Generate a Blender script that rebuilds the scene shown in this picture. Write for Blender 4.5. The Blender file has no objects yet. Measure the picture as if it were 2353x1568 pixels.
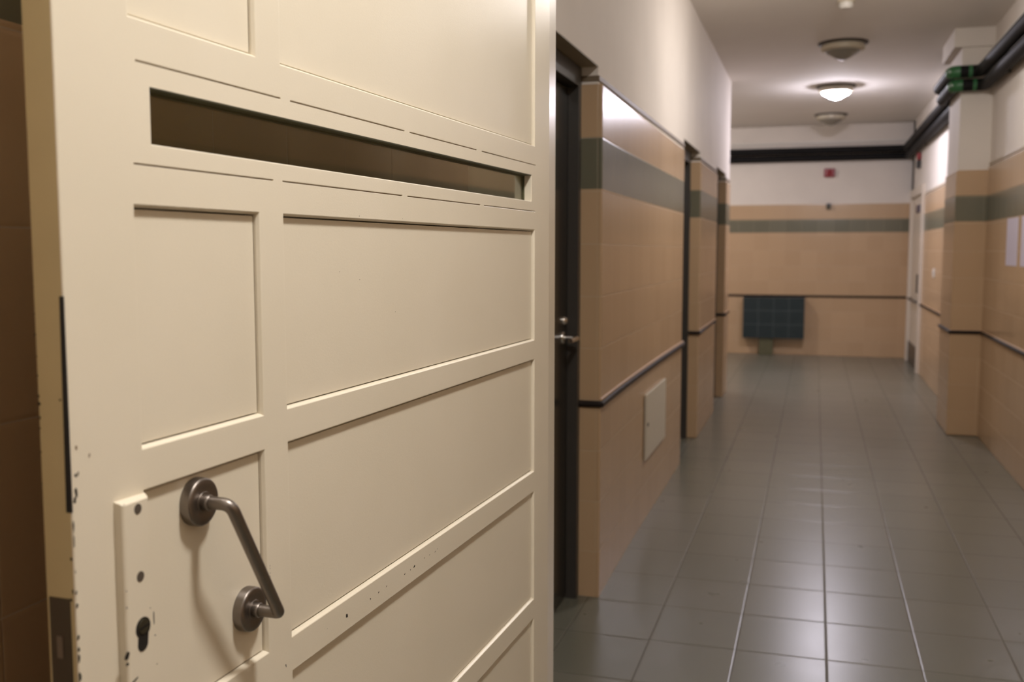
import bpy, bmesh, math, random
from mathutils import Vector, Matrix

# ------------------------------------------------------------------ camera, world, exposure
SC = bpy.context.scene
COL = SC.collection
IMG_W, IMG_H, FPX = 2353.0, 1568.0, 2288.0
EYE = 1.40
VPX, VPY = 1874.0, 575.0                      # vanishing point of the corridor
PITCH = math.atan((IMG_H / 2 - VPY) / FPX)
YAW = math.atan((VPX - IMG_W / 2) * math.cos(PITCH) / FPX)
cam_d = bpy.data.cameras.new('camera')
cam_d.sensor_width = 36.0
cam_d.lens = 36.0 * FPX / IMG_W
cam_d.clip_start = 0.02
cam_d.dof.use_dof = True
cam_d.dof.focus_distance = 1.55
cam_d.dof.aperture_fstop = 5.0
cam = bpy.data.objects.new('camera', cam_d)
cam.location = (0, 0, EYE)
cam.rotation_euler = (math.pi / 2 - PITCH, 0, YAW)
COL.objects.link(cam)
SC.camera = cam

SC.view_settings.view_transform = 'Standard'
SC.view_settings.look = 'None'
SC.view_settings.gamma = 1.0
SC.view_settings.use_curve_mapping = False
SC.view_settings.exposure = 0.0
world = bpy.data.worlds.new('world')
world.use_nodes = True
world.node_tree.nodes['Background'].inputs[0].default_value = (0.9, 0.8, 0.7, 1)
world.node_tree.nodes['Background'].inputs[1].default_value = 0.0
SC.world = world

# lamp brightness (emission of the glass domes)
LAMP_FAR = ((0.93, 0.88, 1.0), 265.0)          # the cool lit lamp seen down the corridor
LAMP_MID = ((1.0, 0.93, 0.88), 165.0)           # lit lamp just above the frame, before the pillar
LAMP_NEAR = ((1.0, 0.965, 0.925), 258.0)         # warm lamp over the open door, above the frame
LAMP_BACK = ((1.0, 0.88, 0.70), 32.0)         # warm lamp behind the photographer

LAMP_LOBBY = ((1.0, 0.93, 0.90), 170.0)       # lit lamp of the side lobby round the corner

# ------------------------------------------------------------------ key dimensions
CEIL = 3.02
XL = -0.812          # left wall face
XR = 1.20            # near right wall face
XR2 = 1.15           # right wall beyond the pillar
YEND = 13.80
YBACK = -3.2
DADO = 0.79

# ------------------------------------------------------------------ material helpers
def srgb(r, g, b):
    def f(c):
        c /= 255.0
        return c / 12.92 if c <= 0.04045 else ((c + 0.055) / 1.055) ** 2.4
    return (f(r), f(g), f(b), 1.0)

class NT:
    def __init__(s, name):
        s.m = bpy.data.materials.new(name); s.m.use_nodes = True
        s.t = s.m.node_tree; s.t.nodes.clear()
        s.out = s.t.nodes.new('ShaderNodeOutputMaterial')
        s.b = s.t.nodes.new('ShaderNodeBsdfPrincipled')
        s.t.links.new(s.b.outputs[0], s.out.inputs[0])
    def n(s, typ, **kw):
        nd = s.t.nodes.new(typ)
        for k, v in kw.items(): setattr(nd, k, v)
        return nd
    def l(s, a, b): s.t.links.new(a, b)
    def math(s, op, a, b=None, c=None):
        nd = s.n('ShaderNodeMath', operation=op)
        for i, v in enumerate((a, b, c)):
            if v is None: continue
            if isinstance(v, (int, float)): nd.inputs[i].default_value = v
            else: s.l(v, nd.inputs[i])
        return nd.outputs[0]
    def mix(s, fac, a, b):
        nd = s.n('ShaderNodeMix', data_type='RGBA')
        for i, v in ((0, fac), (6, a), (7, b)):
            if isinstance(v, (int, float, tuple)): nd.inputs[i].default_value = v
            else: s.l(v, nd.inputs[i])
        return nd.outputs[2]
    def set(s, k, v):
        if isinstance(v, (int, float, tuple)): s.b.inputs[k].default_value = v
        else: s.l(v, s.b.inputs[k])
    def noise(s, scale, detail=3.0, vec=None):
        nd = s.n('ShaderNodeTexNoise'); nd.inputs['Scale'].default_value = scale; nd.inputs['Detail'].default_value = detail
        if vec is not None: s.l(vec, nd.inputs['Vector'])
        return nd.outputs[0]
    def bump(s, h, dist, strength=1.0):
        nd = s.n('ShaderNodeBump'); nd.inputs['Strength'].default_value = strength; nd.inputs['Distance'].default_value = dist
        s.l(h, nd.inputs['Height']); s.l(nd.outputs[0], s.b.inputs['Normal'])

def plain(name, col, rough=0.5, metal=0.0, spec=0.5, noise=0.0, nscale=20, bump=0.0, coat=0.0):
    t = NT(name)
    if noise or bump:
        geo = t.n('ShaderNodeNewGeometry')
        nz = t.noise(nscale, 4.0, geo.outputs['Position'])
    if noise:
        dark = tuple(c * (1 - noise) for c in col[:3]) + (1,)
        lite = tuple(min(1, c * (1 + noise * .6)) for c in col[:3]) + (1,)
        t.set('Base Color', t.mix(nz, dark, lite))
    else: t.set('Base Color', col)
    if bump: t.bump(nz, bump, 0.6)
    t.set('Roughness', rough); t.set('Metallic', metal); t.set('Specular IOR Level', spec)
    if coat: t.set('Coat Weight', coat); t.set('Coat Roughness', 0.08)
    return t.m

def tile_material(name, row, z0, band0, band1, pitch=0.205, u0=0.0, rough=0.24):
    """square glazed wall tiles, beige with one grey-green band row"""
    t = NT(name)
    geo = t.n('ShaderNodeNewGeometry')
    sp = t.n('ShaderNodeSeparateXYZ'); t.l(geo.outputs['Position'], sp.inputs[0])
    sn = t.n('ShaderNodeSeparateXYZ'); t.l(geo.outputs['True Normal'], sn.inputs[0])
    fy = t.math('GREATER_THAN', t.math('ABSOLUTE', sn.outputs[1]), 0.5)
    u = t.math('ADD', t.math('MULTIPLY', sp.outputs[0], fy), t.math('MULTIPLY', sp.outputs[1], t.math('SUBTRACT', 1.0, fy)))
    z = sp.outputs[2]
    du = t.math('PINGPONG', t.math('SUBTRACT', u, u0), pitch / 2)
    dz = t.math('PINGPONG', t.math('SUBTRACT', z, z0), row / 2)
    d = t.math('MINIMUM', t.math('MULTIPLY', du, 2.2), dz)
    grout = t.math('LESS_THAN', d, 0.0012)
    edge = t.n('ShaderNodeMapRange', interpolation_type='SMOOTHSTEP'); t.l(d, edge.inputs[0])
    edge.inputs[1].default_value = 0.0; edge.inputs[2].default_value = 0.006
    band = t.math('MULTIPLY', t.math('GREATER_THAN', z, band0), t.math('LESS_THAN', z, band1))
    # every tile a slightly different firing
    iu = t.math('FLOOR', t.math('DIVIDE', t.math('SUBTRACT', u, u0), pitch))
    iz = t.math('FLOOR', t.math('DIVIDE', t.math('SUBTRACT', z, z0), row))
    cb = t.n('ShaderNodeCombineXYZ'); t.l(iu, cb.inputs[0]); t.l(iz, cb.inputs[1])
    wn = t.n('ShaderNodeTexWhiteNoise', noise_dimensions='3D'); t.l(cb.outputs[0], wn.inputs['Vector'])
    beige = t.mix(wn.outputs[0], srgb(187, 157, 123), srgb(193, 163, 129))
    green = t.mix(wn.outputs[0], srgb(104, 102, 84), srgb(112, 109, 91))
    col = t.mix(band, beige, green)
    col = t.mix(grout, col, srgb(186, 162, 134))
    t.set('Base Color', col)
    t.set('Roughness', t.math('ADD', t.math('MULTIPLY', grout, 0.35), rough))
    t.set('Specular IOR Level', 0.55)
    nz = t.noise(6.0, 1.0, geo.outputs['Position'])
    t.bump(t.math('ADD', edge.outputs[0], t.math('MULTIPLY', nz, 0.25)), 0.0009, 0.6)
    return t.m

M = {}
M['tile_left'] = tile_material('left wall tiles', 0.2060, 0.806, 1.638, 1.838, rough=0.27)
M['tile_right'] = tile_material('right wall tiles', 0.2010, 0.790, 1.612, 1.803, u0=8.1)
M['tile_pillar'] = tile_material('pillar tiles', 0.2010, 0.790, 1.612, 1.803, pitch=0.40, u0=0.78, rough=0.24)
M['tile_end'] = tile_material('end wall tiles', 0.2010, 0.790, 1.632, 1.806, u0=0.02)
M['plaster'] = plain('painted wall plaster', srgb(232, 224, 215), 0.72, spec=0.3, noise=0.12, nscale=2.2, bump=0.002)
M['ceiling'] = plain('ceiling paint', srgb(245, 240, 234), 0.9, spec=0.12, noise=0.05, nscale=2.0)
M['lintel'] = plain('shaded lintel', srgb(150, 138, 118), 0.6, noise=0.06, nscale=5)
M['bead'] = plain('tile edge bead', srgb(118, 102, 82), 0.45)
M['dado'] = plain('dark dado moulding', srgb(34, 25, 21), 0.55, spec=0.25)
M['dado_cap'] = plain('beige bullnose tile edge', srgb(180, 148, 116), 0.4)
M['dark_frame'] = plain('dark grey metal frame', srgb(62, 58, 54), 0.35, noise=0.06)
M['dark_leaf'] = plain('dark glossy door leaf', srgb(52, 48, 42), 0.22, noise=0.08, nscale=6)
M['seal'] = plain('black seal and edge strip', srgb(14, 12, 12), 0.6)
M['steel'] = plain('brushed steel', srgb(134, 126, 119), 0.40, metal=1.0, noise=0.10, nscale=180)
M['chrome'] = plain('polished metal', srgb(205, 200, 195), 0.18, metal=1.0)
M['pipe'] = plain('black pipe lagging', srgb(22, 21, 22), 0.62, spec=0.2)
M['green'] = plain('green pipe coupling', srgb(52, 108, 66), 0.4)
M['cap'] = plain('pale coupling screw', srgb(170, 190, 178), 0.3)
M['white_metal'] = plain('white enamelled metal', srgb(226, 222, 214), 0.35)
M['hatch'] = plain('pale hatch cover', srgb(206, 198, 182), 0.4, noise=0.04)
M['white_door'] = plain('off-white door paint', srgb(212, 200, 184), 0.35, noise=0.04)
M['paper'] = plain('white paper', srgb(206, 198, 214), 0.6)
M['red'] = plain('red plastic', srgb(140, 12, 22), 0.35)
M['dark_plastic'] = plain('dark plastic', srgb(40, 38, 36), 0.4)
M['violet_sign'] = plain('violet-grey sign', srgb(84, 78, 96), 0.4)
M['lamp_white'] = plain('lamp ring', srgb(200, 190, 168), 0.4)
M['lamp_rim'] = plain('lamp rim dark', srgb(74, 66, 60), 0.5)
M['opal'] = plain('unlit opal glass', srgb(138, 132, 120), 0.4)
M['pedestal'] = plain('grey green tile pedestal', srgb(92, 90, 66), 0.35, noise=0.05)
M['chip'] = plain('bare metal under chipped paint', srgb(46, 38, 32), 0.6)
M['chip_brown'] = plain('brown primer', srgb(112, 84, 50), 0.6)
M['hole'] = plain('dark hole', srgb(38, 34, 30), 0.8, spec=0.2)
M['screw'] = plain('painted-over screw recess', srgb(84, 74, 64), 0.6, noise=0.3, nscale=300)
M['brass'] = plain('dull lock metal', srgb(84, 80, 66), 0.4, metal=0.8)
M['lockplate'] = plain('oxidised lock faceplate', srgb(78, 68, 54), 0.5, metal=0.35, noise=0.1, nscale=30)
M['seal_and_shade'] = plain('olive glazing seal and slot shade', srgb(84, 82, 58), 0.4)

def floor_material():
    t = NT('grey floor tiles')
    geo = t.n('ShaderNodeNewGeometry')
    sp = t.n('ShaderNodeSeparateXYZ'); t.l(geo.outputs['Position'], sp.inputs[0])
    px, py, x0, y0 = 0.305, 0.360, 0.073, 3.470
    ax = t.math('SUBTRACT', sp.outputs[0], x0); ay = t.math('SUBTRACT', sp.outputs[1], y0)
    dx = t.math('PINGPONG', ax, px / 2); dy = t.math('PINGPONG', ay, py / 2)
    d = t.math('MINIMUM', dx, dy)
    gx = t.math('LESS_THAN', dx, 0.0017); gy = t.math('LESS_THAN', dy, 0.0017)
    g = t.math('MAXIMUM', gx, gy)
    cb = t.n('ShaderNodeCombineXYZ')
    t.l(t.math('FLOOR', t.math('DIVIDE', ax, px)), cb.inputs[0]); t.l(t.math('FLOOR', t.math('DIVIDE', ay, py)), cb.inputs[1])
    wn = t.n('ShaderNodeTexWhiteNoise', noise_dimensions='3D'); t.l(cb.outputs[0], wn.inputs['Vector'])
    nz = t.noise(7.0, 4.0, geo.outputs['Position'])
    c = t.mix(wn.outputs[0], srgb(107, 106, 94), srgb(113, 111, 100))
    c = t.mix(t.math('MULTIPLY', nz, 0.15), c, srgb(96, 93, 84))
    c = t.mix(g, c, srgb(74, 67, 57))
    t.set('Base Color', c)
    t.set('Roughness', t.math('ADD', t.math('MULTIPLY', nz, 0.03), t.math('ADD', t.math('MULTIPLY', g, 0.4), 0.265)))
    t.set('Specular IOR Level', 0.5)
    e = t.n('ShaderNodeMapRange', interpolation_type='SMOOTHSTEP'); t.l(d, e.inputs[0]); e.inputs[2].default_value = 0.006
    t.bump(e.outputs[0], 0.001, 0.7)
    return t.m
M['floor'] = floor_material()

def cream_material():
    """glossy cream door paint with faint roller texture"""
    t = NT('cream door paint')
    tc = t.n('ShaderNodeTexCoord')
    nz = t.noise(5.0, 3.0, tc.outputs['Object'])
    fine = t.noise(420.0, 2.0, tc.outputs['Object'])
    t.set('Base Color', t.mix(nz, srgb(215, 205, 184), srgb(223, 213, 194)))
    t.set('Roughness', t.math('ADD', 0.27, t.math('MULTIPLY', nz, 0.06)))
    t.set('Specular IOR Level', 0.5)
    t.bump(fine, 0.0003, 0.35)
    return t.m
M['cream'] = cream_material()
M['cream_edge'] = plain('aged yellowed edge paint', srgb(198, 180, 136), 0.45, noise=0.08, nscale=14)

def green_tile_material():
    t = NT('dark blue-green small tiles')
    geo = t.n('ShaderNodeNewGeometry')
    sp = t.n('ShaderNodeSeparateXYZ'); t.l(geo.outputs['Position'], sp.inputs[0])
    dx = t.math('PINGPONG', t.math('SUBTRACT', sp.outputs[0], -0.909), 0.0988 )
    dz = t.math('PINGPONG', t.math('SUBTRACT', sp.outputs[2], 0.230), 0.0925)
    g = t.math('LESS_THAN', t.math('MINIMUM', dx, dz), 0.004)
    t.set('Base Color', t.mix(g, srgb(32, 46, 50), srgb(74, 82, 84)))
    t.set('Roughness', 0.3)
    return t.m
M['green_tile'] = green_tile_material()

def glass_material():
    t = NT('clear glazing')
    t.set('Base Color', (0.64, 0.68, 0.56, 1)); t.set('Roughness', 0.02)
    t.set('Transmission Weight', 1.0); t.set('IOR', 1.45)
    return t.m
M['glass'] = glass_material()

def emissive(name, col, strength):
    t = NT(name)
    t.set('Base Color', (0.9, 0.9, 0.9, 1)); t.set('Roughness', 0.2)
    t.set('Emission Color', tuple(col) + (1,)); t.set('Emission Strength', strength)
    return t.m

# ------------------------------------------------------------------ mesh helpers
def new_obj(name, bm, mats, parent=None, smooth=False, loc=None, recalc=True):
    if recalc: bmesh.ops.recalc_face_normals(bm, faces=bm.faces[:])
    me = bpy.data.meshes.new(name)
    bm.to_mesh(me); bm.free()
    if not isinstance(mats, (list, tuple)): mats = [mats]
    for m in mats: me.materials.append(m)
    if smooth:
        me.polygons.foreach_set('use_smooth', [True] * len(me.polygons))
        me.set_sharp_from_angle(angle=math.radians(38))
    o = bpy.data.objects.new(name, me)
    if smooth:
        w = o.modifiers.new('weighted', 'WEIGHTED_NORMAL'); w.keep_sharp = True; w.weight = 100
    COL.objects.link(o)
    if parent is not None: o.parent = parent
    if loc is not None: o.location = loc
    return o

def box(bm, x0, x1, y0, y1, z0, z1, bev=0.0, seg=2, mi=0):
    r = bmesh.ops.create_cube(bm, size=1.0)
    vs = r['verts']
    for v in vs:
        v.co = Vector(((x0 + x1) / 2 + v.co.x * (x1 - x0), (y0 + y1) / 2 + v.co.y * (y1 - y0), (z0 + z1) / 2 + v.co.z * (z1 - z0)))
    fs = set(f for v in vs for f in v.link_faces)
    for f in fs: f.material_index = mi
    if bev > 0:
        es = list(set(e for v in vs for e in v.link_edges))
        bmesh.ops.bevel(bm, geom=es, offset=bev, segments=seg, affect='EDGES', profile=0.5)

def tube(bm, pts, r, n=16, caps=True, mi=0):
    """swept round section along a polyline with mitred joints"""
    pts = [Vector(p) for p in pts]
    rings = []
    t0 = (pts[1] - pts[0]).normalized()
    ref = Vector((0, 0, 1)) if abs(t0.z) < 0.9 else Vector((1, 0, 0))
    a = t0.cross(ref).normalized()
    for i, p in enumerate(pts):
        tin = (pts[i] - pts[i - 1]).normalized() if i > 0 else (pts[1] - pts[0]).normalized()
        tout = (pts[i + 1] - pts[i]).normalized() if i < len(pts) - 1 else tin
        tm = (tin + tout).normalized()
        a = (a - tm * a.dot(tm)).normalized()
        b = tm.cross(a)
        c = max(0.35, tm.dot(tin))
        bend = (tout - tin)
        ring = []
        for k in range(n):
            an = 2 * math.pi * k / n
            off = a * math.cos(an) * r + b * math.sin(an) * r
            if bend.length > 1e-5:
                bd = (bend - tm * bend.dot(tm)).normalized()
                off = off + bd * off.dot(bd) * (1 / c - 1)
            ring.append(bm.verts.new(p + off))
        rings.append(ring)
    for i in range(len(rings) - 1):
        for k in range(n):
            f = bm.faces.new((rings[i][k], rings[i][(k + 1) % n], rings[i + 1][(k + 1) % n], rings[i + 1][k])); f.material_index = mi
    if caps:
        f = bm.faces.new(rings[0]); f.material_index = mi
        f = bm.faces.new(list(reversed(rings[-1]))); f.material_index = mi

def fillet(pts, rad, n=6):
    """round the inner corners of a polyline"""
    pts = [Vector(p) for p in pts]
    out = [pts[0]]
    for i in range(1, len(pts) - 1):
        p, a, b = pts[i], (pts[i - 1] - pts[i]), (pts[i + 1] - pts[i])
        ra = rad[i - 1] if isinstance(rad, (list, tuple)) else rad
        ra = min(ra, a.length * .48, b.length * .48)
        a.normalize(); b.normalize()
        A, B = p + a * ra, p + b * ra
        for k in range(n + 1):
            t = k / n
            out.append(A * (1 - t) ** 2 + p * 2 * t * (1 - t) + B * t * t)
    out.append(pts[-1])
    return out

def lathe(bm, prof, n=40, mat=Matrix.Identity(4), mi=0):
    """prof: list of (radius, height) about local z"""
    rings = []
    for r, h in prof:
        if r < 1e-6: rings.append([bm.verts.new(mat @ Vector((0, 0, h)))])
        else: rings.append([bm.verts.new(mat @ Vector((r * math.cos(2 * math.pi * k / n), r * math.sin(2 * math.pi * k / n), h))) for k in range(n)])
    for i in range(len(rings) - 1):
        A, B = rings[i], rings[i + 1]
        for k in range(n):
            k2 = (k + 1) % n
            if len(A) == 1 and len(B) == 1: continue
            if len(A) == 1: f = bm.faces.new((A[0], B[k2], B[k]))
            elif len(B) == 1: f = bm.faces.new((A[k], A[k2], B[0]))
            else: f = bm.faces.new((A[k], A[k2], B[k2], B[k]))
            f.material_index = mi

def structure(o, **kw):
    o['kind'] = 'structure'
    for k, v in kw.items(): o[k] = v
    return o

def tag(o, label, cat, group=None):
    o['label'] = label; o['category'] = cat
    if group: o['group'] = group
    return o

def empty(name, loc, rz=0.0):
    o = bpy.data.objects.new(name, None); COL.objects.link(o)
    o.location = loc; o.rotation_euler = (0, 0, rz); o.empty_display_size = 0.1
    return o

def copy_tree(o, parent=None):
    c = o.copy(); COL.objects.link(c)
    if parent is not None: c.parent = parent
    for ch in [x for x in COL.objects if x.parent == o]: copy_tree(ch, c)
    return c

# ------------------------------------------------------------------ floor and ceiling
bm = bmesh.new(); box(bm, -3.4, 1.6, YBACK - .2, YEND + .2, -0.12, 0.0)
structure(new_obj('floor', bm, M['floor']))
bm = bmesh.new(); box(bm, -3.4, 1.6, YBACK - .2, YEND + .2, CEIL, CEIL + 0.12)
structure(new_obj('ceiling', bm, M['ceiling']))

# ------------------------------------------------------------------ left wall with three door recesses
OPEN = [(2.72, 3.85), (6.50, 7.42), (8.70, 9.60)]        # recess start / end along the corridor
YCORNER = 10.02
LINTEL = 2.11
TTOP = 2.040                                              # top of the left tiling
XB = XL - 0.26
solid = []
y = YBACK
for a, b in OPEN: solid.append((y, a)); y = b
solid.append((y, YCORNER))
bm = bmesh.new()
for a, b in solid: box(bm, XB, XL - 0.010, a + (0 if a < -3 else 0.010), b - 0.010, 0, CEIL)
for a, b in OPEN: box(bm, XB, XL - 0.010, a - 0.010, b + 0.010, LINTEL, CEIL)
wl = structure(new_obj('wall_left', bm, M['plaster']))
bm = bmesh.new()
def bow(y):
    """the tiling stands a few millimetres proud next to the first recess and falls back along the wall"""
    return 0.016 * math.exp(-(y - 3.85) / 0.5) - 0.006 if 3.8 < y < 6.55 else 0.0
for i, (a, b) in enumerate(solid):
    if i != 1: box(bm, XB + .01, XL, a, b, 0, TTOP, bev=0.0065, seg=3)
    else:
        ys = [a] + [a + .0065 * k for k in (0.4, 1)] + [a + .05 + (b - a - .06) * (k / 40) ** 1.5 for k in range(41)] + [b - .0065, b]
        rc = {0: -.0065, 1: -.0019, 2: 0}
        prof = []
        for k, y_ in enumerate(ys):
            x_ = XL + bow(y_) + rc.get(k, 0) + (-.0065 if k == len(ys) - 1 else 0)
            prof.append([bm.verts.new((x_, y_, 0)), bm.verts.new((x_, y_, TTOP - .005)), bm.verts.new((x_ - .005, y_, TTOP)), bm.verts.new((XB + .01, y_, TTOP)), bm.verts.new((XB + .01, y_, 0))])
        for k in range(len(prof) - 1):
            for j in range(3): bm.faces.new((prof[k][j], prof[k + 1][j], prof[k + 1][j + 1], prof[k][j + 1]))
        bm.faces.new(prof[0]); bm.faces.new(prof[-1])
o = structure(new_obj('wall_tiles', bm, M['tile_left'], wl, smooth=True))
bm = bmesh.new()                                          # paint bead above the tiles
for a, b in solid: box(bm, XB + .02, XL - 0.004, a + .004, b - .004, TTOP + .012, TTOP + .034, bev=0.003)
structure(new_obj('tile_edge_bead', bm, M['bead'], wl))
bm = bmesh.new()                                          # undersides of the recess heads, their shade put into the colour
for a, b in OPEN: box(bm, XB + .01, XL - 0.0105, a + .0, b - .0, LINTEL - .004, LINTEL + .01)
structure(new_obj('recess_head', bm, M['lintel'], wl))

def dado_run(bm, pts, zc=DADO, r=0.0135):
    tube(bm, [(p[0], p[1], zc) for p in pts], r, 14)
bm = bmesh.new()
e = 0.004
cap_runs = []
for i, (a, b) in enumerate(solid):
    pts = []
    if i > 0: pts += [(XL - 0.10, a - e)]
    if i > 0: pts += [(XL + e, a - e)]
    else: pts += [(XL + e, a)]
    if i == 1: pts[-1] = (XL + e + bow(a + .01), a - e); pts += [(XL + e + bow(y_), y_) for y_ in (4.0, 4.2, 4.4, 4.7, 5.1, 5.6)]
    pts += [(XL + e, b + e)]
    pts += [(XL - 0.10 if i < 3 else XL - .20, b + e)]
    dado_run(bm, pts)
    cap_runs.append([(x_ - .003, y_) for x_, y_ in (pts if i == 0 else pts[1:])[:-1]])
t1 = structure(new_obj('trim_1', bm, M['dado'], smooth=True))
bm = bmesh.new()
for rn in cap_runs: tube(bm, [(x_, y_, DADO + .0165) for x_, y_ in rn], .0062, 10)
new_obj('trim_cap', bm, M['dado_cap'], t1, smooth=True)

# side lobby beyond the corner, end wall
bm = bmesh.new(); box(bm, -3.2, XB, YCORNER - .25, YCORNER - .01, 0, CEIL)
structure(new_obj('wall_lobby', bm, M['plaster']))
bm = bmesh.new(); box(bm, -3.3, -3.1, YCORNER - .3, YEND + .1, 0, CEIL)
structure(new_obj('wall_lobby_left', bm, M['plaster']))
bm = bmesh.new(); box(bm, -3.2, 1.55, YEND + .010, YEND + .2, 0, CEIL)
we = structure(new_obj('wall_end', bm, M['plaster']))
bm = bmesh.new(); box(bm, -3.15, XR2 + .2, YEND, YEND + .1, 0, 2.0, bev=.004)
structure(new_obj('wall_tiles', bm, M['tile_end'], we))
bm = bmesh.new(); dado_run(bm, [(-3.1, YEND - .003), (XR2, YEND - .003)], 0.790, 0.014)
structure(new_obj('trim_2', bm, M['dado'], smooth=True))
bm = bmesh.new(); box(bm, -3.2, 1.5, YBACK - .15, YBACK, 0, CEIL)
structure(new_obj('wall_back', bm, M['plaster']))

# ------------------------------------------------------------------ right wall, pillar, far right wall with the white door
YP0, YP1, XP = 8.10, 8.76, 0.985
WD0, WD1 = 12.08, 13.55
bm = bmesh.new()
box(bm, XR + .010, XR + .35, YBACK, YP1, 0, CEIL)
box(bm, XR2 + .010, XR + .35, YP1, WD0, 0, CEIL)
box(bm, XR2 + .010, XR + .35, WD0, YEND + .1, 2.12, CEIL)
box(bm, XR2 + .010, XR + .35, WD1, YEND + .1, 0, CEIL)
wr = structure(new_obj('wall_right', bm, M['plaster']))
bm = bmesh.new()
box(bm, XR, XR + .3, YBACK, YP1, 0, 2.010, bev=.005)
box(bm, XR2, XR2 + .3, YP1 - .02, WD0, 0, 2.010, bev=.005)
box(bm, XR2, XR2 + .3, WD1, YEND + .05, 0, 2.010, bev=.005)
structure(new_obj('wall_tiles', bm, M['tile_right'], wr, smooth=True))
bm = bmesh.new()
box(bm, XR + .004, XR + .3, YBACK, YP1, 2.020, 2.040, bev=.003)
box(bm, XR2 + .004, XR2 + .3, YP1 - .02, WD0, 2.020, 2.040, bev=.003)
structure(new_obj('tile_edge_bead', bm, plain('pale tile edge', srgb(172, 156, 132), .4), wr))
bm = bmesh.new()
box(bm, XP + .008, XR + .1, YP0 + .008, YP1 - .008, 0, CEIL, bev=.01)
box(bm, XP - .05, XR + .1, YP0 - .010, YP1 + .05, 2.88, CEIL, bev=.006)
wp = structure(new_obj('wall_pillar', bm, M['plaster'], smooth=True))
bm = bmesh.new(); box(bm, XP, XR + .1, YP0, YP1, 0, 1.990, bev=.012, seg=4)
structure(new_obj('wall_tiles', bm, M['tile_pillar'], wp, smooth=True))
bm = bmesh.new()
dado_run(bm, fillet([(XR - e, YBACK), (XR - e, YP0 - e), (XP - e, YP0 - e), (XP - e, YP1 + e), (XR2, YP1 + e)], .012, 3), 0.787, .0125)
dado_run(bm, [(XR2 - e, YP1), (XR2 - e, WD0 - .02)], 0.787, .0125)
t3 = structure(new_obj('trim_3', bm, M['dado'], smooth=True))
bm = bmesh.new()
tube(bm, [(XR - .001, YBACK, .787 + .0150), (XR - .001, YP0 - .003, .787 + .0150), (XP, YP0 - .001, .787 + .0150)], .0055, 10)
tube(bm, [(XR2 - .001, YP1, .787 + .0150), (XR2 - .001, WD0 - .03, .787 + .0150)], .0055, 10)
new_obj('trim_cap', bm, M['dado_cap'], t3, smooth=True)

# added unseen pilaster on the left, keeps light off the wall behind the door
bm = bmesh.new(); box(bm, XL - .05, -0.45, -0.10, 0.30, 0, CEIL, bev=.006)
box(bm, XL - .05, -0.60, 0.29, 0.545, 0, CEIL, bev=.006)
structure(new_obj('wall_light_blocker', bm, M['plaster']))

# ------------------------------------------------------------------ dark doors in the recesses
def recess_door(name, y0, y1, handle):
    bm = bmesh.new()
    xf = XL - 0.118
    box(bm, xf - .045, xf, y0 + .045, y1 - .045, 0.008, 2.02, bev=.002)
    d = structure(new_obj(name, bm, M['dark_leaf'], smooth=True))
    bm = bmesh.new()
    xa, xb = XL - .17, XL - .074
    box(bm, xa, xb, y0, y0 + .042, 0, LINTEL - .006, bev=.002)
    box(bm, xa, xb, y1 - .042, y1, 0, LINTEL - .006, bev=.002)
    box(bm, xa, xb, y0 + .042, y1 - .042, 2.028, LINTEL - .006, bev=.002)
    structure(new_obj('door_frame', bm, M['dark_frame'], d, smooth=True))
    bm = bmesh.new()
    tube(bm, [(xf - .002, y1 - .043, .02), (xf - .002, y1 - .043, 2.0)], .004, 8)
    new_obj('door_seal', bm, M['seal'], d, smooth=True)
    if handle:
        yh = y1 - .115
        bm = bmesh.new()
        tube(bm, fillet([(xf, yh, 1.062), (xf + .062, yh, 1.062), (xf + .062, yh - .125, 1.062)], .022, 6), .0095, 16)
        h = new_obj('lever_handle', bm, M['chrome'], d, smooth=True)
        bm = bmesh.new()
        lathe(bm, [(0, 0), (.026, 0), (.026, .005), (.023, .009), (.010, .010), (0, .010)], 32,
              Matrix.Translation((xf, yh, 1.062)) @ Matrix.Rotation(math.pi / 2, 4, 'Y'))
        new_obj('handle_rose', bm, M['chrome'], d, smooth=True)
        bm = bmesh.new()
        lathe(bm, [(0, 0), (.017, 0), (.017, .006), (.012, .014), (.006, .018), (0, .018)], 32,
              Matrix.Translation((xf, yh + .01, 1.128)) @ Matrix.Rotation(math.pi / 2, 4, 'Y'))
        new_obj('lock_knob', bm, M['chrome'], d, smooth=True)
    return d
recess_door('door_2', *OPEN[0], True)
recess_door('door_3', *OPEN[1], False)
recess_door('door_4', *OPEN[2], False)

# white door near the end of the right wall
bm = bmesh.new()
box(bm, XR2 + .006, XR2 + .055, WD0 + .09, WD1 - .09, 0.26, 2.04, bev=.003)
wd = structure(new_obj('door_5', bm, M['white_door'], smooth=True))
bm = bmesh.new()
for a, b in ((WD0 - .02, WD0 + .09), (WD1 - .09, WD1 + .02)): box(bm, XR2 - .028, XR2 + .12, a, b, 0, 2.14, bev=.006)
box(bm, XR2 - .028, XR2 + .12, WD0 + .09, WD1 - .09, 2.04, 2.14, bev=.006)
structure(new_obj('door_frame', bm, M['white_door'], wd, smooth=True))
bm = bmesh.new(); box(bm, XR2 - .002, XR2 + .055, WD0 + .09, WD1 - .09, 0.004, 0.26, bev=.002)
new_obj('kick_plate', bm, M['dark_frame'], wd)
bm = bmesh.new()
tube(bm, fillet([(XR2 + .03, WD0 + .3, .80), (XR2 - .03, WD0 + .3, .80), (XR2 - .03, WD1 - .25, .80), (XR2 + .03, WD1 - .25, .80)], .02, 4), .014, 12)
new_obj('push_bar', bm, M['dark_frame'], wd, smooth=True)
bm = bmesh.new(); box(bm, XR2 - .020, XR2 + .010, WD0 + .36, WD0 + .42, .90, 1.12, bev=.003)
new_obj('lock_case', bm, M['dark_frame'], wd)

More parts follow.
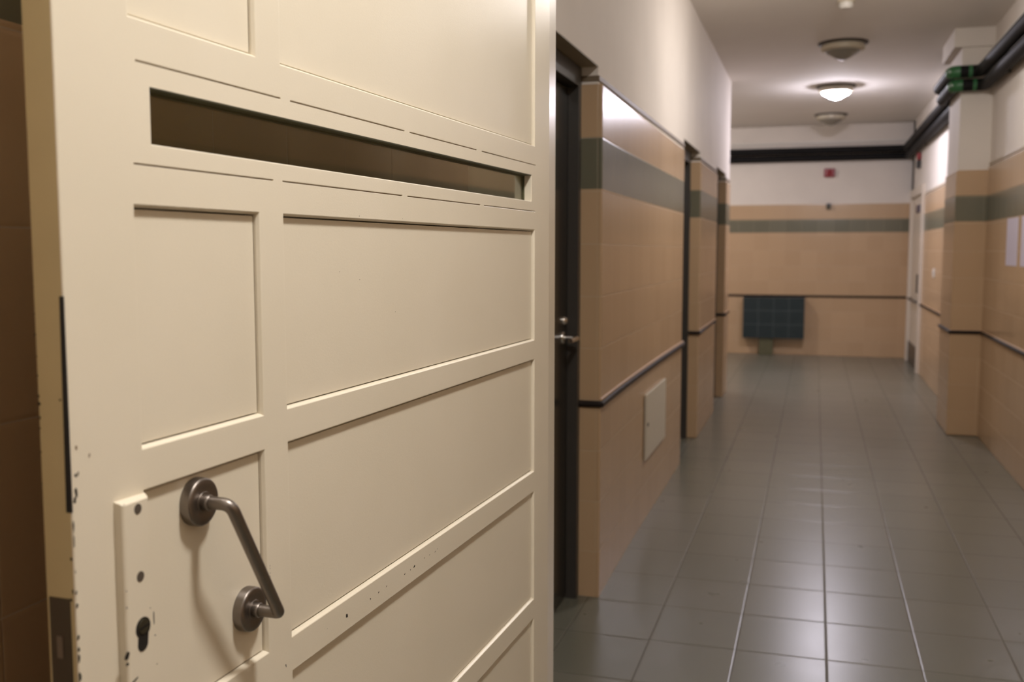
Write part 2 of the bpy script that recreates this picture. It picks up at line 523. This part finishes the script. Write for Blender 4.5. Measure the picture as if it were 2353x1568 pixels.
# ------------------------------------------------------------------ THE OPEN DOOR, face plane in door coordinates (s along, z up, d out)
K = 0.65 / 0.57
DA = 2.2118                                           # degrees the leaf stands off the corridor axis
DV = Vector((math.sin(math.radians(DA)), math.cos(math.radians(DA)), 0))
NV = Vector((DV.y, -DV.x, 0))
S1 = 1.952                                            # hinge side
hinge = NV * (-0.57 * K) + DV * (S1 * K)
def L(s, z, d=0.0):
    """door coordinates -> door object space"""
    return Vector(((s - S1) * K, -d * K, 1.4 + (z - 1.4) * K))
Z0 = 1.4 + (0.010 - 1.4) / K                          # leaf bottom and top
ZT = 2.02
TH = 0.0280
S0 = 0.6035
def setback(s): return 0.0 if s <= 1.866 else -(s - 1.866) / 0.086 * 0.0125
PANELS, GROOVES = [], []
rows_z = [(1.590, 1.940), (1.2305, 1.4385), (0.9795, 1.1965), (0.730, 0.943), (0.480, 0.694), (0.230, 0.444)]
for a, b in rows_z:
    PANELS.append((0.685, 0.8705, a, b)); PANELS.append((0.9135, 1.7765, a, b))
gz = [1.5565, 1.4715]
for a, b in ((0.693, 0.914), (0.932, 1.214), (1.229, 1.478), (1.499, 1.783)): GROOVES.append((a, b, gz[0] - .0011, gz[0] + .0011))
for a, b in ((0.687, 0.897), (0.914, 1.205), (1.220, 1.493), (1.508, 1.779)): GROOVES.append((a, b, gz[1] - .0011, gz[1] + .0011))
SLOT = (0.7095, 1.757, 1.4885, 1.5375)

bm = bmesh.new()
def quadv(pts, mi=0):
    vs = [bm.verts.new(p) for p in pts]
    f = bm.faces.new(vs); f.material_index = mi
    return f
rects = PANELS + GROOVES + [SLOT]
ss = sorted(set([S0 + .0012, S1 - .006, 1.866] + [r[0] for r in rects] + [r[1] for r in rects]))
zs = sorted(set([Z0, ZT] + [r[2] for r in rects] + [r[3] for r in rects]))
inside = lambda s, z: any(r[0] < s < r[1] and r[2] < z < r[3] for r in rects)
for i in range(len(ss) - 1):
    for j in range(len(zs) - 1):
        if inside((ss[i] + ss[i + 1]) / 2, (zs[j] + zs[j + 1]) / 2): continue
        quadv([L(ss[i], zs[j], setback(ss[i])), L(ss[i + 1], zs[j], setback(ss[i + 1])), L(ss[i + 1], zs[j + 1], setback(ss[i + 1])), L(ss[i], zs[j + 1], setback(ss[i]))])
def sink(r, prof, mi=0, cap=None, soffit=None):
    a, b, c, d = r
    rings = [[L(a + i_, c + i_, dd), L(b - i_, c + i_, dd), L(b - i_, d - i_, dd), L(a + i_, d - i_, dd)] for i_, dd in prof]
    for q in range(len(rings) - 1):
        for k in range(4):
            quadv([rings[q][k], rings[q][(k + 1) % 4], rings[q + 1][(k + 1) % 4], rings[q + 1][k]], soffit if (soffit and k == 2) else mi)
    if cap is not None: quadv(rings[-1], cap)
for r in PANELS: sink(r, [(0, 0), (.0004, -.0001), (.0009, -.0005), (.0026, -.0035), (.0030, -.0060), (.0030, -.0150)], 0, 1)
for r in GROOVES: sink(r, [(0, 0), (.0003, -.0002), (.0007, -.0022)], 0, 2)
sink(SLOT, [(0, 0), (.0005, -.0002), (.0012, -.0014), (.0015, -.0170)], 0, None, 3)  # top reveal in olive: the slot's shade put into the colour
# latch edge, hinge edge, back, top, bottom
ro = [(S0 + .0012, 0), (S0 + .0004, -.0004), (S0, -.0012)]
for q in range(2):
    quadv([L(ro[q][0], Z0, ro[q][1]), L(ro[q + 1][0], Z0, ro[q + 1][1]), L(ro[q + 1][0], ZT, ro[q + 1][1]), L(ro[q][0], ZT, ro[q][1])])
quadv([L(S0, Z0, -.0012), L(S0, Z0, -TH), L(S0, ZT, -TH), L(S0, ZT, -.0012)], 4)
hr = [(S1 - .006, setback(S1 - .006)), (S1 - .0018, setback(S1) - .0006), (S1, setback(S1) - .0035), (S1 + .0002, -.018), (S1 - .004, -TH)]
for q in range(4):
    quadv([L(hr[q][0], Z0, hr[q][1]), L(hr[q + 1][0], Z0, hr[q + 1][1]), L(hr[q + 1][0], ZT, hr[q + 1][1]), L(hr[q][0], ZT, hr[q][1])])
bs = sorted([S0, SLOT[0], SLOT[1], S1 - .004]); bz = [Z0, SLOT[2], SLOT[3], ZT]
for i in range(3):
    for j in range(3):
        if i == 1 and j == 1: continue
        quadv([L(bs[i], bz[j], -TH), L(bs[i + 1], bz[j], -TH), L(bs[i + 1], bz[j + 1], -TH), L(bs[i], bz[j + 1], -TH)])
sink((SLOT[0] + .0015, SLOT[1] - .0015, SLOT[2] + .0015, SLOT[3] - .0015), [(0, -.0200), (0, -TH)], 0)
for zz in (Z0, ZT):
    quadv([L(S0, zz, -TH), L(S1, zz, -TH), L(S1, zz, setback(S1) - .0035), L(1.866, zz, 0), L(S0, zz, 0)])
# paint chips: small irregular patches lying on the surface
rnd = random.Random(5)
def chip(s, z, rs, rz, rot=0.0, mi=1, d=0.00012, n=9, edge=False):
    vs = []
    for k in range(n):
        a = 2 * math.pi * k / n; q = rnd.uniform(.65, 1.15)
        u_, v_ = rs * math.cos(a) * q, rz * math.sin(a) * q
        u2, v2 = u_ * math.cos(rot) - v_ * math.sin(rot), u_ * math.sin(rot) + v_ * math.cos(rot)
        if edge: vs.append(bm.verts.new(L(S0 - .00012, z + v2, -.0012 - max(0, s + u2))))
        else: vs.append(bm.verts.new(L(max(s + u2, S0 + .0003), z + v2, d)))
    try:
        f = bm.faces.new(vs); f.material_index = mi
    except ValueError: pass

for s_, z_, a_, b_ in ((1.037, .9602, .0022, .0028), (1.1216, .9612, .0018, .0013), (1.1442, .9618, .0020, .0007), (1.0986, .9605, .0012, .0014), (1.200, .9606, .0022, .0009),
                       (1.2311, .962, .0035, .0016), (1.2182, .9611, .0015, .0009), (1.265, .9637, .0020, .0006), (1.283, .963, .0014, .0006), (1.3037, .9619, .0024, .0006),
                       (1.3117, .9637, .0018, .0005), (.990, .9618, .0005, .0005), (.9008, .9536, .0009, .0022)): chip(s_, z_, a_, b_, .3)
for z_ in (1.072, 1.069, 1.064, 1.0605, 1.056, 1.0515, 1.047, 1.043, 1.039): chip(.8745, z_, .0003, .0010, 0)
for s_, z_, d_ in ((1.0925, 1.364, -.0054), (1.0425, 1.3746, -.0054), (1.1908, 1.3188, -.0054), (1.2043, 1.4429, 0), (1.0835, 1.4398, 0)): pass
chip(1.083, 1.4408, .0008, .0007); chip(1.204, 1.4412, .0008, .0006)
chip(.624, 1.2382, .0010, .0022, -.35, 2); chip(.6105, 1.2471, .0013, .0020, .1, 2)
chip(.6112, 1.2263, .0008, .0022, -.3); chip(.6085, 1.2255, .0012, .0020, .1); chip(.6085, 1.2123, .0016, .0045, .1); chip(.6068, 1.206, .0016, .003, .1)
for z_, a_, b_ in ((1.133, .0012, .0020), (1.1224, .0014, .0022), (1.0966, .0016, .0024), (1.087, .0014, .0022), (1.0800, .0012, .0040), (1.0645, .0018, .0045), (1.054, .0020, .004), (1.040, .0016, .006),
                   (1.1735, .0006, .0050), (1.186, .0006, .0060), (1.15, .0004, .0020), (1.020, .0012, .006), (.99, .001, .004)): chip(S0 + .0010, z_, a_, b_)
for z_, dp, a_, b_ in ((1.1600, .0012, .0013, .0018), (1.134, .0010, .0010, .0025), (1.127, .0030, .0014, .0016), (1.281, .0262, .0016, .0016), (1.287, .0270, .0012, .0014), (1.303, .0268, .0010, .0010),
                       (1.318, .0272, .0009, .0010), (1.270, .0264, .0012, .0018), (1.262, .0268, .0008, .0012), (1.243, .0268, .0008, .0010), (1.285, .0060, .0012, .0012), (1.335, .0274, .0008, .0012),
                       (1.351, .0275, .0007, .0011), (1.372, .0276, .0006, .0010), (1.218, .0272, .0006, .0010)): chip(dp, z_, a_, b_, 0, edge=True)
door = structure(new_obj('door_1', bm, [M['cream'], M['hole'], M['chip_brown'], M['seal_and_shade'], M['cream_edge']], loc=hinge), label='cream panelled door standing open in the foreground, with narrow glazed slot and crank pull handle', category='door')
door.rotation_euler = (0, 0, math.atan2(DV.y, DV.x))
# the removable panels, each in its rebate
for r in PANELS:
    a, b, c, d = r; q = .0037
    bm = bmesh.new()
    prof = [(q + .0006, -.0150), (q + .0005, -.0062), (q + .0010, -.0056)]
    rg = [[bm.verts.new(L(s_, z_, dd)) for s_, z_ in ((a + i_, c + i_), (b - i_, c + i_), (b - i_, d - i_), (a + i_, d - i_))] for i_, dd in prof]
    for u_ in range(2):
        for k in range(4): bm.faces.new((rg[u_][k], rg[u_][(k + 1) % 4], rg[u_ + 1][(k + 1) % 4], rg[u_ + 1][k]))
    bm.faces.new(rg[2])
    if a > .9 and c > 1.2 and c < 1.3:
        for s_, z_ in ((1.0925, 1.364), (1.0425, 1.3746), (1.1908, 1.3188)):
            vs = [bm.verts.new(L(s_ + .0007 * math.cos(t_), z_ + .0005 * math.sin(t_), -.0055)) for t_ in (0, 1, 2.2, 3.1, 4.3, 5.4)]
            f = bm.faces.new(vs); f.material_index = 1
    new_obj('panel', bm, [M['cream'], M['hole']], door, recalc=False)

bm = bmesh.new()
def dbox(bm, s0, s1, z0, z1, d0, d1, bev=0.0, seg=2, mi=0):
    a, b = L(s0, z0, d0), L(s1, z1, d1)
    box(bm, min(a.x, b.x), max(a.x, b.x), min(a.y, b.y), max(a.y, b.y), min(a.z, b.z), max(a.z, b.z), bev, seg, mi)
dbox(bm, SLOT[0] + .0016, SLOT[1] - .0016, SLOT[2] + .0016, SLOT[3] - .0016, -.0196, -.0162)
new_obj('door_glass', bm, M['glass'], door)
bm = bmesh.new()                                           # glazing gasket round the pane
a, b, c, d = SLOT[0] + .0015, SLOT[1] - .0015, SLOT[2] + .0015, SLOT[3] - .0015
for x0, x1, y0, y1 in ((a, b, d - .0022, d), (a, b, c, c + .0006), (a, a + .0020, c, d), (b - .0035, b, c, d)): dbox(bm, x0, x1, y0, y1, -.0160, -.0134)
new_obj('glazing_gasket', bm, M['seal_and_shade'], door)
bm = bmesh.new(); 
for k in range(24):                                        # black strip along the latch edge, widening downwards
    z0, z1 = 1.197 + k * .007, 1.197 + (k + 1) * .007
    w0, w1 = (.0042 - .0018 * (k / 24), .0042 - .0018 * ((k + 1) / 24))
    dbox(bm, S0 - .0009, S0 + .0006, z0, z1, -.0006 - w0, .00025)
new_obj('edge_strip', bm, M['seal'], door)
bm = bmesh.new(); dbox(bm, S0 - .0006, S0 + .001, .905, 1.1275, -.0258, -.0052, .0004)
lp = new_obj('lock_faceplate', bm, M['lockplate'], door)
bm = bmesh.new(); dbox(bm, S0 - .0016, S0 + .001, 1.0785, 1.0965, -.0190, -.0135, .0004)
new_obj('latch_bolt', bm, plain('worn latch metal', srgb(118, 104, 90), .45, metal=.3), lp)

# raised lock box over the stile
bm = bmesh.new()
BH = .0085
def LB(pts): return [bm.verts.new(L(*p)) for p in pts]
zb0, zb1 = .905, 1.1945
prof = [(.6488, -.0002), (.6496, BH - .0018), (.6506, BH - .0006), (.6524, BH), (.6805, BH - .0003), (.6832, BH - .0030), (.6905, -.0058)]
cols = []
for s_, d_ in prof:
    zt = zb1 - max(0, d_) * .28
    cols.append(LB([(s_, zb0, d_), (s_, zt - .0010, d_), (s_ + (.0008 if s_ < .66 else -.0008) * (d_ > .008), zt, max(-.0058, d_ - .0010))]))
for i in range(len(cols) - 1):
    for k in range(2): bm.faces.new((cols[i][k], cols[i + 1][k], cols[i + 1][k + 1], cols[i][k + 1]))
back = LB([(.6488, zb1, -.0002), (.6905, zb1, -.0058)])
bm.faces.new([c[2] for c in cols] + [back[1], back[0]])
def bchip(s, z, rs, rz, rot=0.0, n=9):
    vs = []
    for k in range(n):
        a_ = 2 * math.pi * k / n; q_ = rnd.uniform(.6, 1.2)
        u_, v_ = rs * math.cos(a_) * q_, rz * math.sin(a_) * q_
        vs.append(bm.verts.new(L(s + u_ * math.cos(rot) - v_ * math.sin(rot), z + u_ * math.sin(rot) + v_ * math.cos(rot), BH + .00015)))
    f = bm.faces.new(vs); f.material_index = 1

for q_ in ((.6487, 1.0661, .0030, .0042, -.5), (.6486, 1.0584, .0022, .0014, 0), (.6500, 1.1059, .0008, .0012, 0), (.6505, 1.1199, .0007, .0009, 0), (.6510, 1.1925, .0009, .0006, 0),
           (.6825, 1.0858, .0008, .0060, 0), (.6785, 1.0958, .0006, .0007, 0), (.6835, 1.0700, .0008, .0012, 0), (.6845, 1.0440, .0006, .0008, 0), (.6560, 1.0410, .0050, .0010, .3)): bchip(*q_)
lb = new_obj('lock_box', bm, [M['cream'], M['hole']], door)
def ddisc(bm, s, z, r, d0, d1, n=28, mi=0):
    c0, c1 = [], []
    for k in range(n):
        a_ = 2 * math.pi * k / n
        c0.append(bm.verts.new(L(s + r * math.cos(a_), z + r * math.sin(a_), d0))); c1.append(bm.verts.new(L(s + r * .93 * math.cos(a_), z + r * .93 * math.sin(a_), d1)))
    for k in range(n): f = bm.faces.new((c0[k], c0[(k + 1) % n], c1[(k + 1) % n], c1[k])); f.material_index = mi
    f = bm.faces.new(c1); f.material_index = mi
for s_, z_ in ((.6677, 1.1848), (.6680, 1.1268)):
    bm = bmesh.new(); ddisc(bm, s_, z_, .0047, BH - .001, BH + .0002)
    new_obj('screw_hole', bm, M['screw'], lb)
# euro-profile keyhole: dark opening, round plug and key slit
bm = bmesh.new()
out = []
for k in range(25):
    a_ = math.radians(-45 + 270 * k / 24)
    out.append((.6690 + .0090 * math.cos(a_), 1.0822 + .0090 * math.sin(a_)))
for k in range(13):
    a_ = math.radians(180 + 180 * k / 12)
    out.append((.6682 + .0064 * math.cos(a_), 1.0684 + .0064 * math.sin(a_)))
v0 = [bm.verts.new(L(a_, b_, BH - .001)) for a_, b_ in out]; v1 = [bm.verts.new(L(a_, b_, BH + .0002)) for a_, b_ in out]
for k in range(len(out)): bm.faces.new((v0[k], v0[(k + 1) % len(out)], v1[(k + 1) % len(out)], v1[k]))
bm.faces.new(v1)
kh = new_obj('keyhole', bm, M['hole'], lb)
bm = bmesh.new(); ddisc(bm, .6694, 1.0832, .0068, BH - .001, BH + .0009)
new_obj('key_plug', bm, M['brass'], kh)
bm = bmesh.new()
c_, sn_ = math.cos(.12), math.sin(.12)
vs = [bm.verts.new(L(.6694 + a_ * c_ - b_ * sn_, 1.0826 + a_ * sn_ + b_ * c_, BH + .0011)) for a_, b_ in ((-.0058, -.0008), (.0058, -.0008), (.0058, .0010), (-.0058, .0010))]
bm.faces.new(vs); new_obj('key_slit', bm, M['seal'], kh)

# cranked steel pull handle on two roses
pt, pb = (.7615, 1.1675), (.8375, 1.0385)
AH = .0335; PD = -.0056
ph = empty('pull_handle', (0, 0, 0)); ph.parent = door
ph['label'] = 'cranked brushed steel pull bar on two round roses'
def rose_mat(s, z, d):
    return Matrix.Translation(L(s, z, d)) @ Matrix.Rotation(math.pi / 2, 4, 'X')     # local z -> -y (outwards)
for s_, z_ in (pt, pb):
    bm = bmesh.new()
    R_ = .0225 * K
    lathe(bm, [(R_, 0), (R_, .0098), (R_ - .0006, .0112), (R_ - .0024, .0126), (R_ * .70, .0128), (R_ * .66, .0121), (R_ * .44, .0121), (R_ * .42, .0126), (R_ * .31, .0126), (0, .0126)], 56, rose_mat(s_, z_, PD if s_ < .8 else PD))
    new_obj('rose', bm, M['steel'], ph, smooth=True)
    bm = bmesh.new()
    lathe(bm, [(.0080, .012), (.0086, .0145), (.0086, .0185), (.0078, .0200), (.0072, .0204), (0, .0204)], 32, rose_mat(s_, z_, PD))
    new_obj('collar', bm, M['steel'], ph, smooth=True)
bm = bmesh.new()
path = fillet([L(*pt, PD + .009), L(*pt, AH), L(*pb, AH), L(*pb, PD + .009)], [.0115, .0040], 7)
tube(bm, path, .0060 * K, 24)
new_obj('pull_bar', bm, M['steel'], ph, smooth=True)

# hinge leaves between the door and its post
for z_ in (.25, .95, 1.70):
    bm = bmesh.new()
    tube(bm, [L(S1 + .004, z_ - .05, -.034), L(S1 + .004, z_ + .05, -.034)], .009, 16)
    dbox(bm, S1 - .03, S1 + .002, z_ - .045, z_ + .045, -.031, -.0275)
    new_obj('hinge', bm, M['cream'], door, smooth=True)
# steel post of the open door, fixed to the left wall
bm = bmesh.new()
hp = hinge - NV * (TH * K + .006)
box(bm, XL - .02, hp.x - .030, hinge.y + .055, hinge.y + .130, 0, CEIL - .001, bev=.004)
structure(new_obj('trim_4', bm, M['cream'], smooth=True))

# ------------------------------------------------------------------ ceiling lamps: shallow ring and cone-shaped opal glass
def lamp(loc, glass_mat, label, on):
    r = empty('ceiling_lamp', loc)
    tag(r, label, 'ceiling lamp', 'ceiling lamps along the corridor')
    bm = bmesh.new()
    lathe(bm, [(0, 0), (.190, 0), (.190, -.008), (.180, -.014), (0, -.014)], 56)
    new_obj('rim', bm, M['lamp_rim'], r, smooth=True)
    bm = bmesh.new()
    lathe(bm, [(0, -.013), (.156, -.013), (.165, -.022), (.164, -.056), (.146, -.064), (0, -.064)], 56)
    new_obj('lamp_body', bm, M['lamp_white'], r, smooth=True)
    bm = bmesh.new()
    lathe(bm, [(.131, -.062), (.131, -.068), (.124, -.078), (.098, -.092), (.060, -.115), (.030, -.128), (.010, -.133), (0, -.1335)], 56)
    new_obj('glass_dome', bm, glass_mat, r, smooth=True)
    return r
lamp((.152, 10.55, CEIL), emissive('lit cool dome', *LAMP_FAR), 'lit white dome lamp glowing on the ceiling, between two unlit ones', True)
lamp((.165, 8.40, CEIL), M['opal'], 'unlit dome lamp on the ceiling, nearer than the lit one', False)
lamp((.135, 12.72, CEIL), M['opal'], 'unlit dome lamp on the ceiling, beyond the lit one near the end wall', False)
lamp((.240, 5.90, CEIL), emissive('lit neutral dome', *LAMP_MID), 'lit dome lamp above the frame, between the open door and the pillar', True)
lamp((.170, .93, CEIL), emissive('lit warm dome', *LAMP_NEAR), 'warm dome lamp above the open door', True)
lamp((.350, -1.55, CEIL), emissive('lit warm dome behind', *LAMP_BACK), 'warm dome lamp behind the open door', True)
lamp((-2.05, 12.0, CEIL), emissive('lit lobby dome', *LAMP_LOBBY), 'lit dome lamp in the side lobby round the left corner', True)
# small white ceiling sensor
r = empty('ceiling_sensor', (.148, 7.02, CEIL)); tag(r, 'small white round sensor on the ceiling, nearest of the ceiling fittings', 'sensor')
bm = bmesh.new(); lathe(bm, [(0, 0), (.055, 0), (.055, -.012), (0, -.012)], 36); new_obj('sensor_base', bm, M['lamp_white'], r, smooth=True)
bm = bmesh.new(); lathe(bm, [(.045, -.011), (.046, -.030), (.036, -.048), (.018, -.052), (0, -.052)], 36); new_obj('sensor_cover', bm, M['white_metal'], r, smooth=True)

# ------------------------------------------------------------------ lagged pipes round the right wall, pillar and end wall
def pipe(name, zc, xo, r, y_turn, label):
    x1, x2 = XR - xo, XR2 - xo
    xl = XP - .012 - xo * .6
    yf = YP0 - .004 - xo
    ye = YEND - xo
    pts = [(x1, YBACK + .02, zc), (x1, yf, zc), (xl, yf, zc), (xl, YP1 + .01 + xo, zc), (x2, YP1 + .01 + xo, zc), (x2, ye, zc), (-3.05, ye, zc)]
    bm = bmesh.new(); tube(bm, fillet(pts, .055, 5), r, 20)
    p = new_obj(name, bm, M['pipe'], smooth=True); tag(p, label, 'pipe', 'black lagged pipes under the ceiling')
    for xa, xb in ((xl + .035, xl + .125), (x1 - .085, x1 - .06)):
        bm = bmesh.new()
        if xa == xl + .035: tube(bm, fillet([(xl + .125, yf, zc), (xl, yf, zc), (xl, yf + .125, zc)], .055, 5)[1:-1], r + .0012, 24)
        else: tube(bm, [(xa, yf, zc), (xb, yf, zc)], r + .0012, 24)
        c = new_obj('coupling', bm, M['green'], p, smooth=True)
        if xa == xl + .035:
            c['label'] = 'green coupling sleeve at the pillar corner'
            bm = bmesh.new()
            lathe(bm, [(0, 0), (.011, 0), (.011, .010), (.007, .014), (0, .014)], 20, Matrix.Translation((xl + .0138 - (r - .001) * .707, yf + .0138 - (r - .001) * .707, zc)) @ Vector((-.707, -.707, 0)).to_track_quat('Z', 'Y').to_matrix().to_4x4())
            new_obj('coupling_screw', bm, M['cap'], c, smooth=True)
    for xa, xw, y_ in ((x1, XR, 1.6), (x1, XR, 3.6), (x1, XR, 5.6), (x1, XR, 7.4), (x2, XR2, 10.2), (x2, XR2, 12.2)):
        bm = bmesh.new(); box(bm, xa - .004, xw + .009, y_, y_ + .03, zc - r * .5, zc + r * .5)
        new_obj('wall_clip', bm, M['dark_frame'], p)
pipe('pipe', 2.690, .090, .044, 0, 'upper black lagged pipe running under the ceiling round the pillar')
pipe('pipe', 2.598, .054, .044, 0, 'lower black lagged pipe running under the ceiling round the pillar')
# white trunking above the pipes
bm = bmesh.new(); box(bm, XR - .012, XR + .009, YBACK + .01, YP0 - .02, 2.835, 2.875, bev=.006, seg=3)
tag(new_obj('cable_trunking', bm, M['white_metal'], smooth=True), 'white cable trunking on the near right wall above the black pipes', 'trunking')
bm = bmesh.new(); box(bm, -3.0, XR2 - .02, YEND - .016, YEND + .010, 2.79, 2.815, bev=.004, seg=3)
tag(new_obj('cable_trunking', bm, M['white_metal'], smooth=True), 'white cable trunking across the end wall above the black pipes', 'trunking')

# ------------------------------------------------------------------ things on the walls
r = empty('alarm_sounder', (.148, YEND + .01, 2.405)); tag(r, 'dark red alarm box high on the white end wall', 'alarm')
bm = bmesh.new(); box(bm, -.068, .068, -.045, 0, -.055, .055, bev=.012, seg=3); new_obj('alarm_case', bm, M['red'], r, smooth=True)
bm = bmesh.new(); lathe(bm, [(.038, 0), (.038, .006), (.024, .014), (0, .016)], 28, Matrix.Translation((0, -.044, 0)) @ Matrix.Rotation(math.pi / 2, 4, 'X')); new_obj('alarm_grille', bm, M['red'], r, smooth=True)
r = empty('wall_sensor', (.148, YEND, 1.965)); tag(r, 'small dark box on the end wall just below the red alarm', 'sensor')
bm = bmesh.new(); box(bm, -.028, .028, -.05, 0, -.030, .042, bev=.008, seg=2); new_obj('sensor_case', bm, M['dark_plastic'], r, smooth=True)
bm = bmesh.new(); lathe(bm, [(.018, 0), (.018, .010), (.010, .018), (0, .019)], 24, Matrix.Translation((0, -.049, -.012)) @ Matrix.Rotation(math.pi / 2, 4, 'X')); new_obj('sensor_lens', bm, M['pedestal'], r, smooth=True)

r = empty('tiled_stand', (-.514, YEND - .08, 0)); tag(r, 'dark blue-green tiled block on a short grey pedestal against the end wall', 'tiled block')
bm = bmesh.new(); box(bm, -.395, .395, -.08, .078, .230, .774, bev=.005); new_obj('tiled_block', bm, M['green_tile'], r, smooth=True)
bm = bmesh.new(); box(bm, -.183, .002, -.05, .078, 0, .230, bev=.004); new_obj('pedestal', bm, M['pedestal'], r, smooth=True)

r = empty('access_hatch', (XL, 5.345, .496)); tag(r, 'pale rectangular hatch cover low on the left tiled wall', 'hatch')
bm = bmesh.new(); box(bm, -.002, .010, -.345, .345, -.170, .170, bev=.003); new_obj('hatch_cover', bm, M['hatch'], r, smooth=True)
bm = bmesh.new(); lathe(bm, [(0, 0), (.010, 0), (.010, .004), (0, .004)], 18, Matrix.Translation((.010, -.30, .01)) @ Matrix.Rotation(math.pi / 2, 4, 'Y')); new_obj('hatch_latch', bm, M['dark_frame'], r, smooth=True)

for y0, y1, z0, z1, lab in ((6.86, 7.23, 1.300, 1.605, 'sheet of white paper on the right tiled wall, the one nearer the pillar'), (6.40, 6.745, 1.300, 1.605, 'sheet of white paper on the right tiled wall, cut by the edge of the photo')):
    bm = bmesh.new(); box(bm, XR - .0022, XR - .0002, y0, y1, z0, z1)
    tag(new_obj('notice_sheet', bm, M['paper']), lab, 'notice')
r = empty('light_switch', (XR2, 10.85, 1.17)); tag(r, 'small white switch on the tiled wall beyond the pillar', 'switch')
bm = bmesh.new(); box(bm, -.010, 0, -.055, .055, -.045, .045, bev=.004); new_obj('switch_plate', bm, M['white_metal'], r, smooth=True)
bm = bmesh.new(); box(bm, -.016, -.009, -.025, .025, -.022, .022, bev=.003); new_obj('rocker', bm, M['white_metal'], r, smooth=True)
r = empty('emergency_light', (XR2 + .01, 12.75, 2.50)); tag(r, 'tiny red signal lamp above the white door near the end wall', 'signal lamp')
bm = bmesh.new(); box(bm, -.05, 0, -.05, .05, -.14, -.05, bev=.006); new_obj('lamp_case', bm, M['dark_plastic'], r, smooth=True)
bm = bmesh.new(); box(bm, -.045, 0, -.045, .045, -.045, .045, bev=.016, seg=3); new_obj('lamp_lens', bm, M['red'], r, smooth=True)
bm = bmesh.new(); box(bm, XR2 - .008, XR2 + .007, 12.55, 12.95, 1.84, 1.93, bev=.003)
tag(new_obj('door_sign', bm, M['violet_sign'], smooth=True), 'dark violet-grey sign at head height on the white door', 'sign')
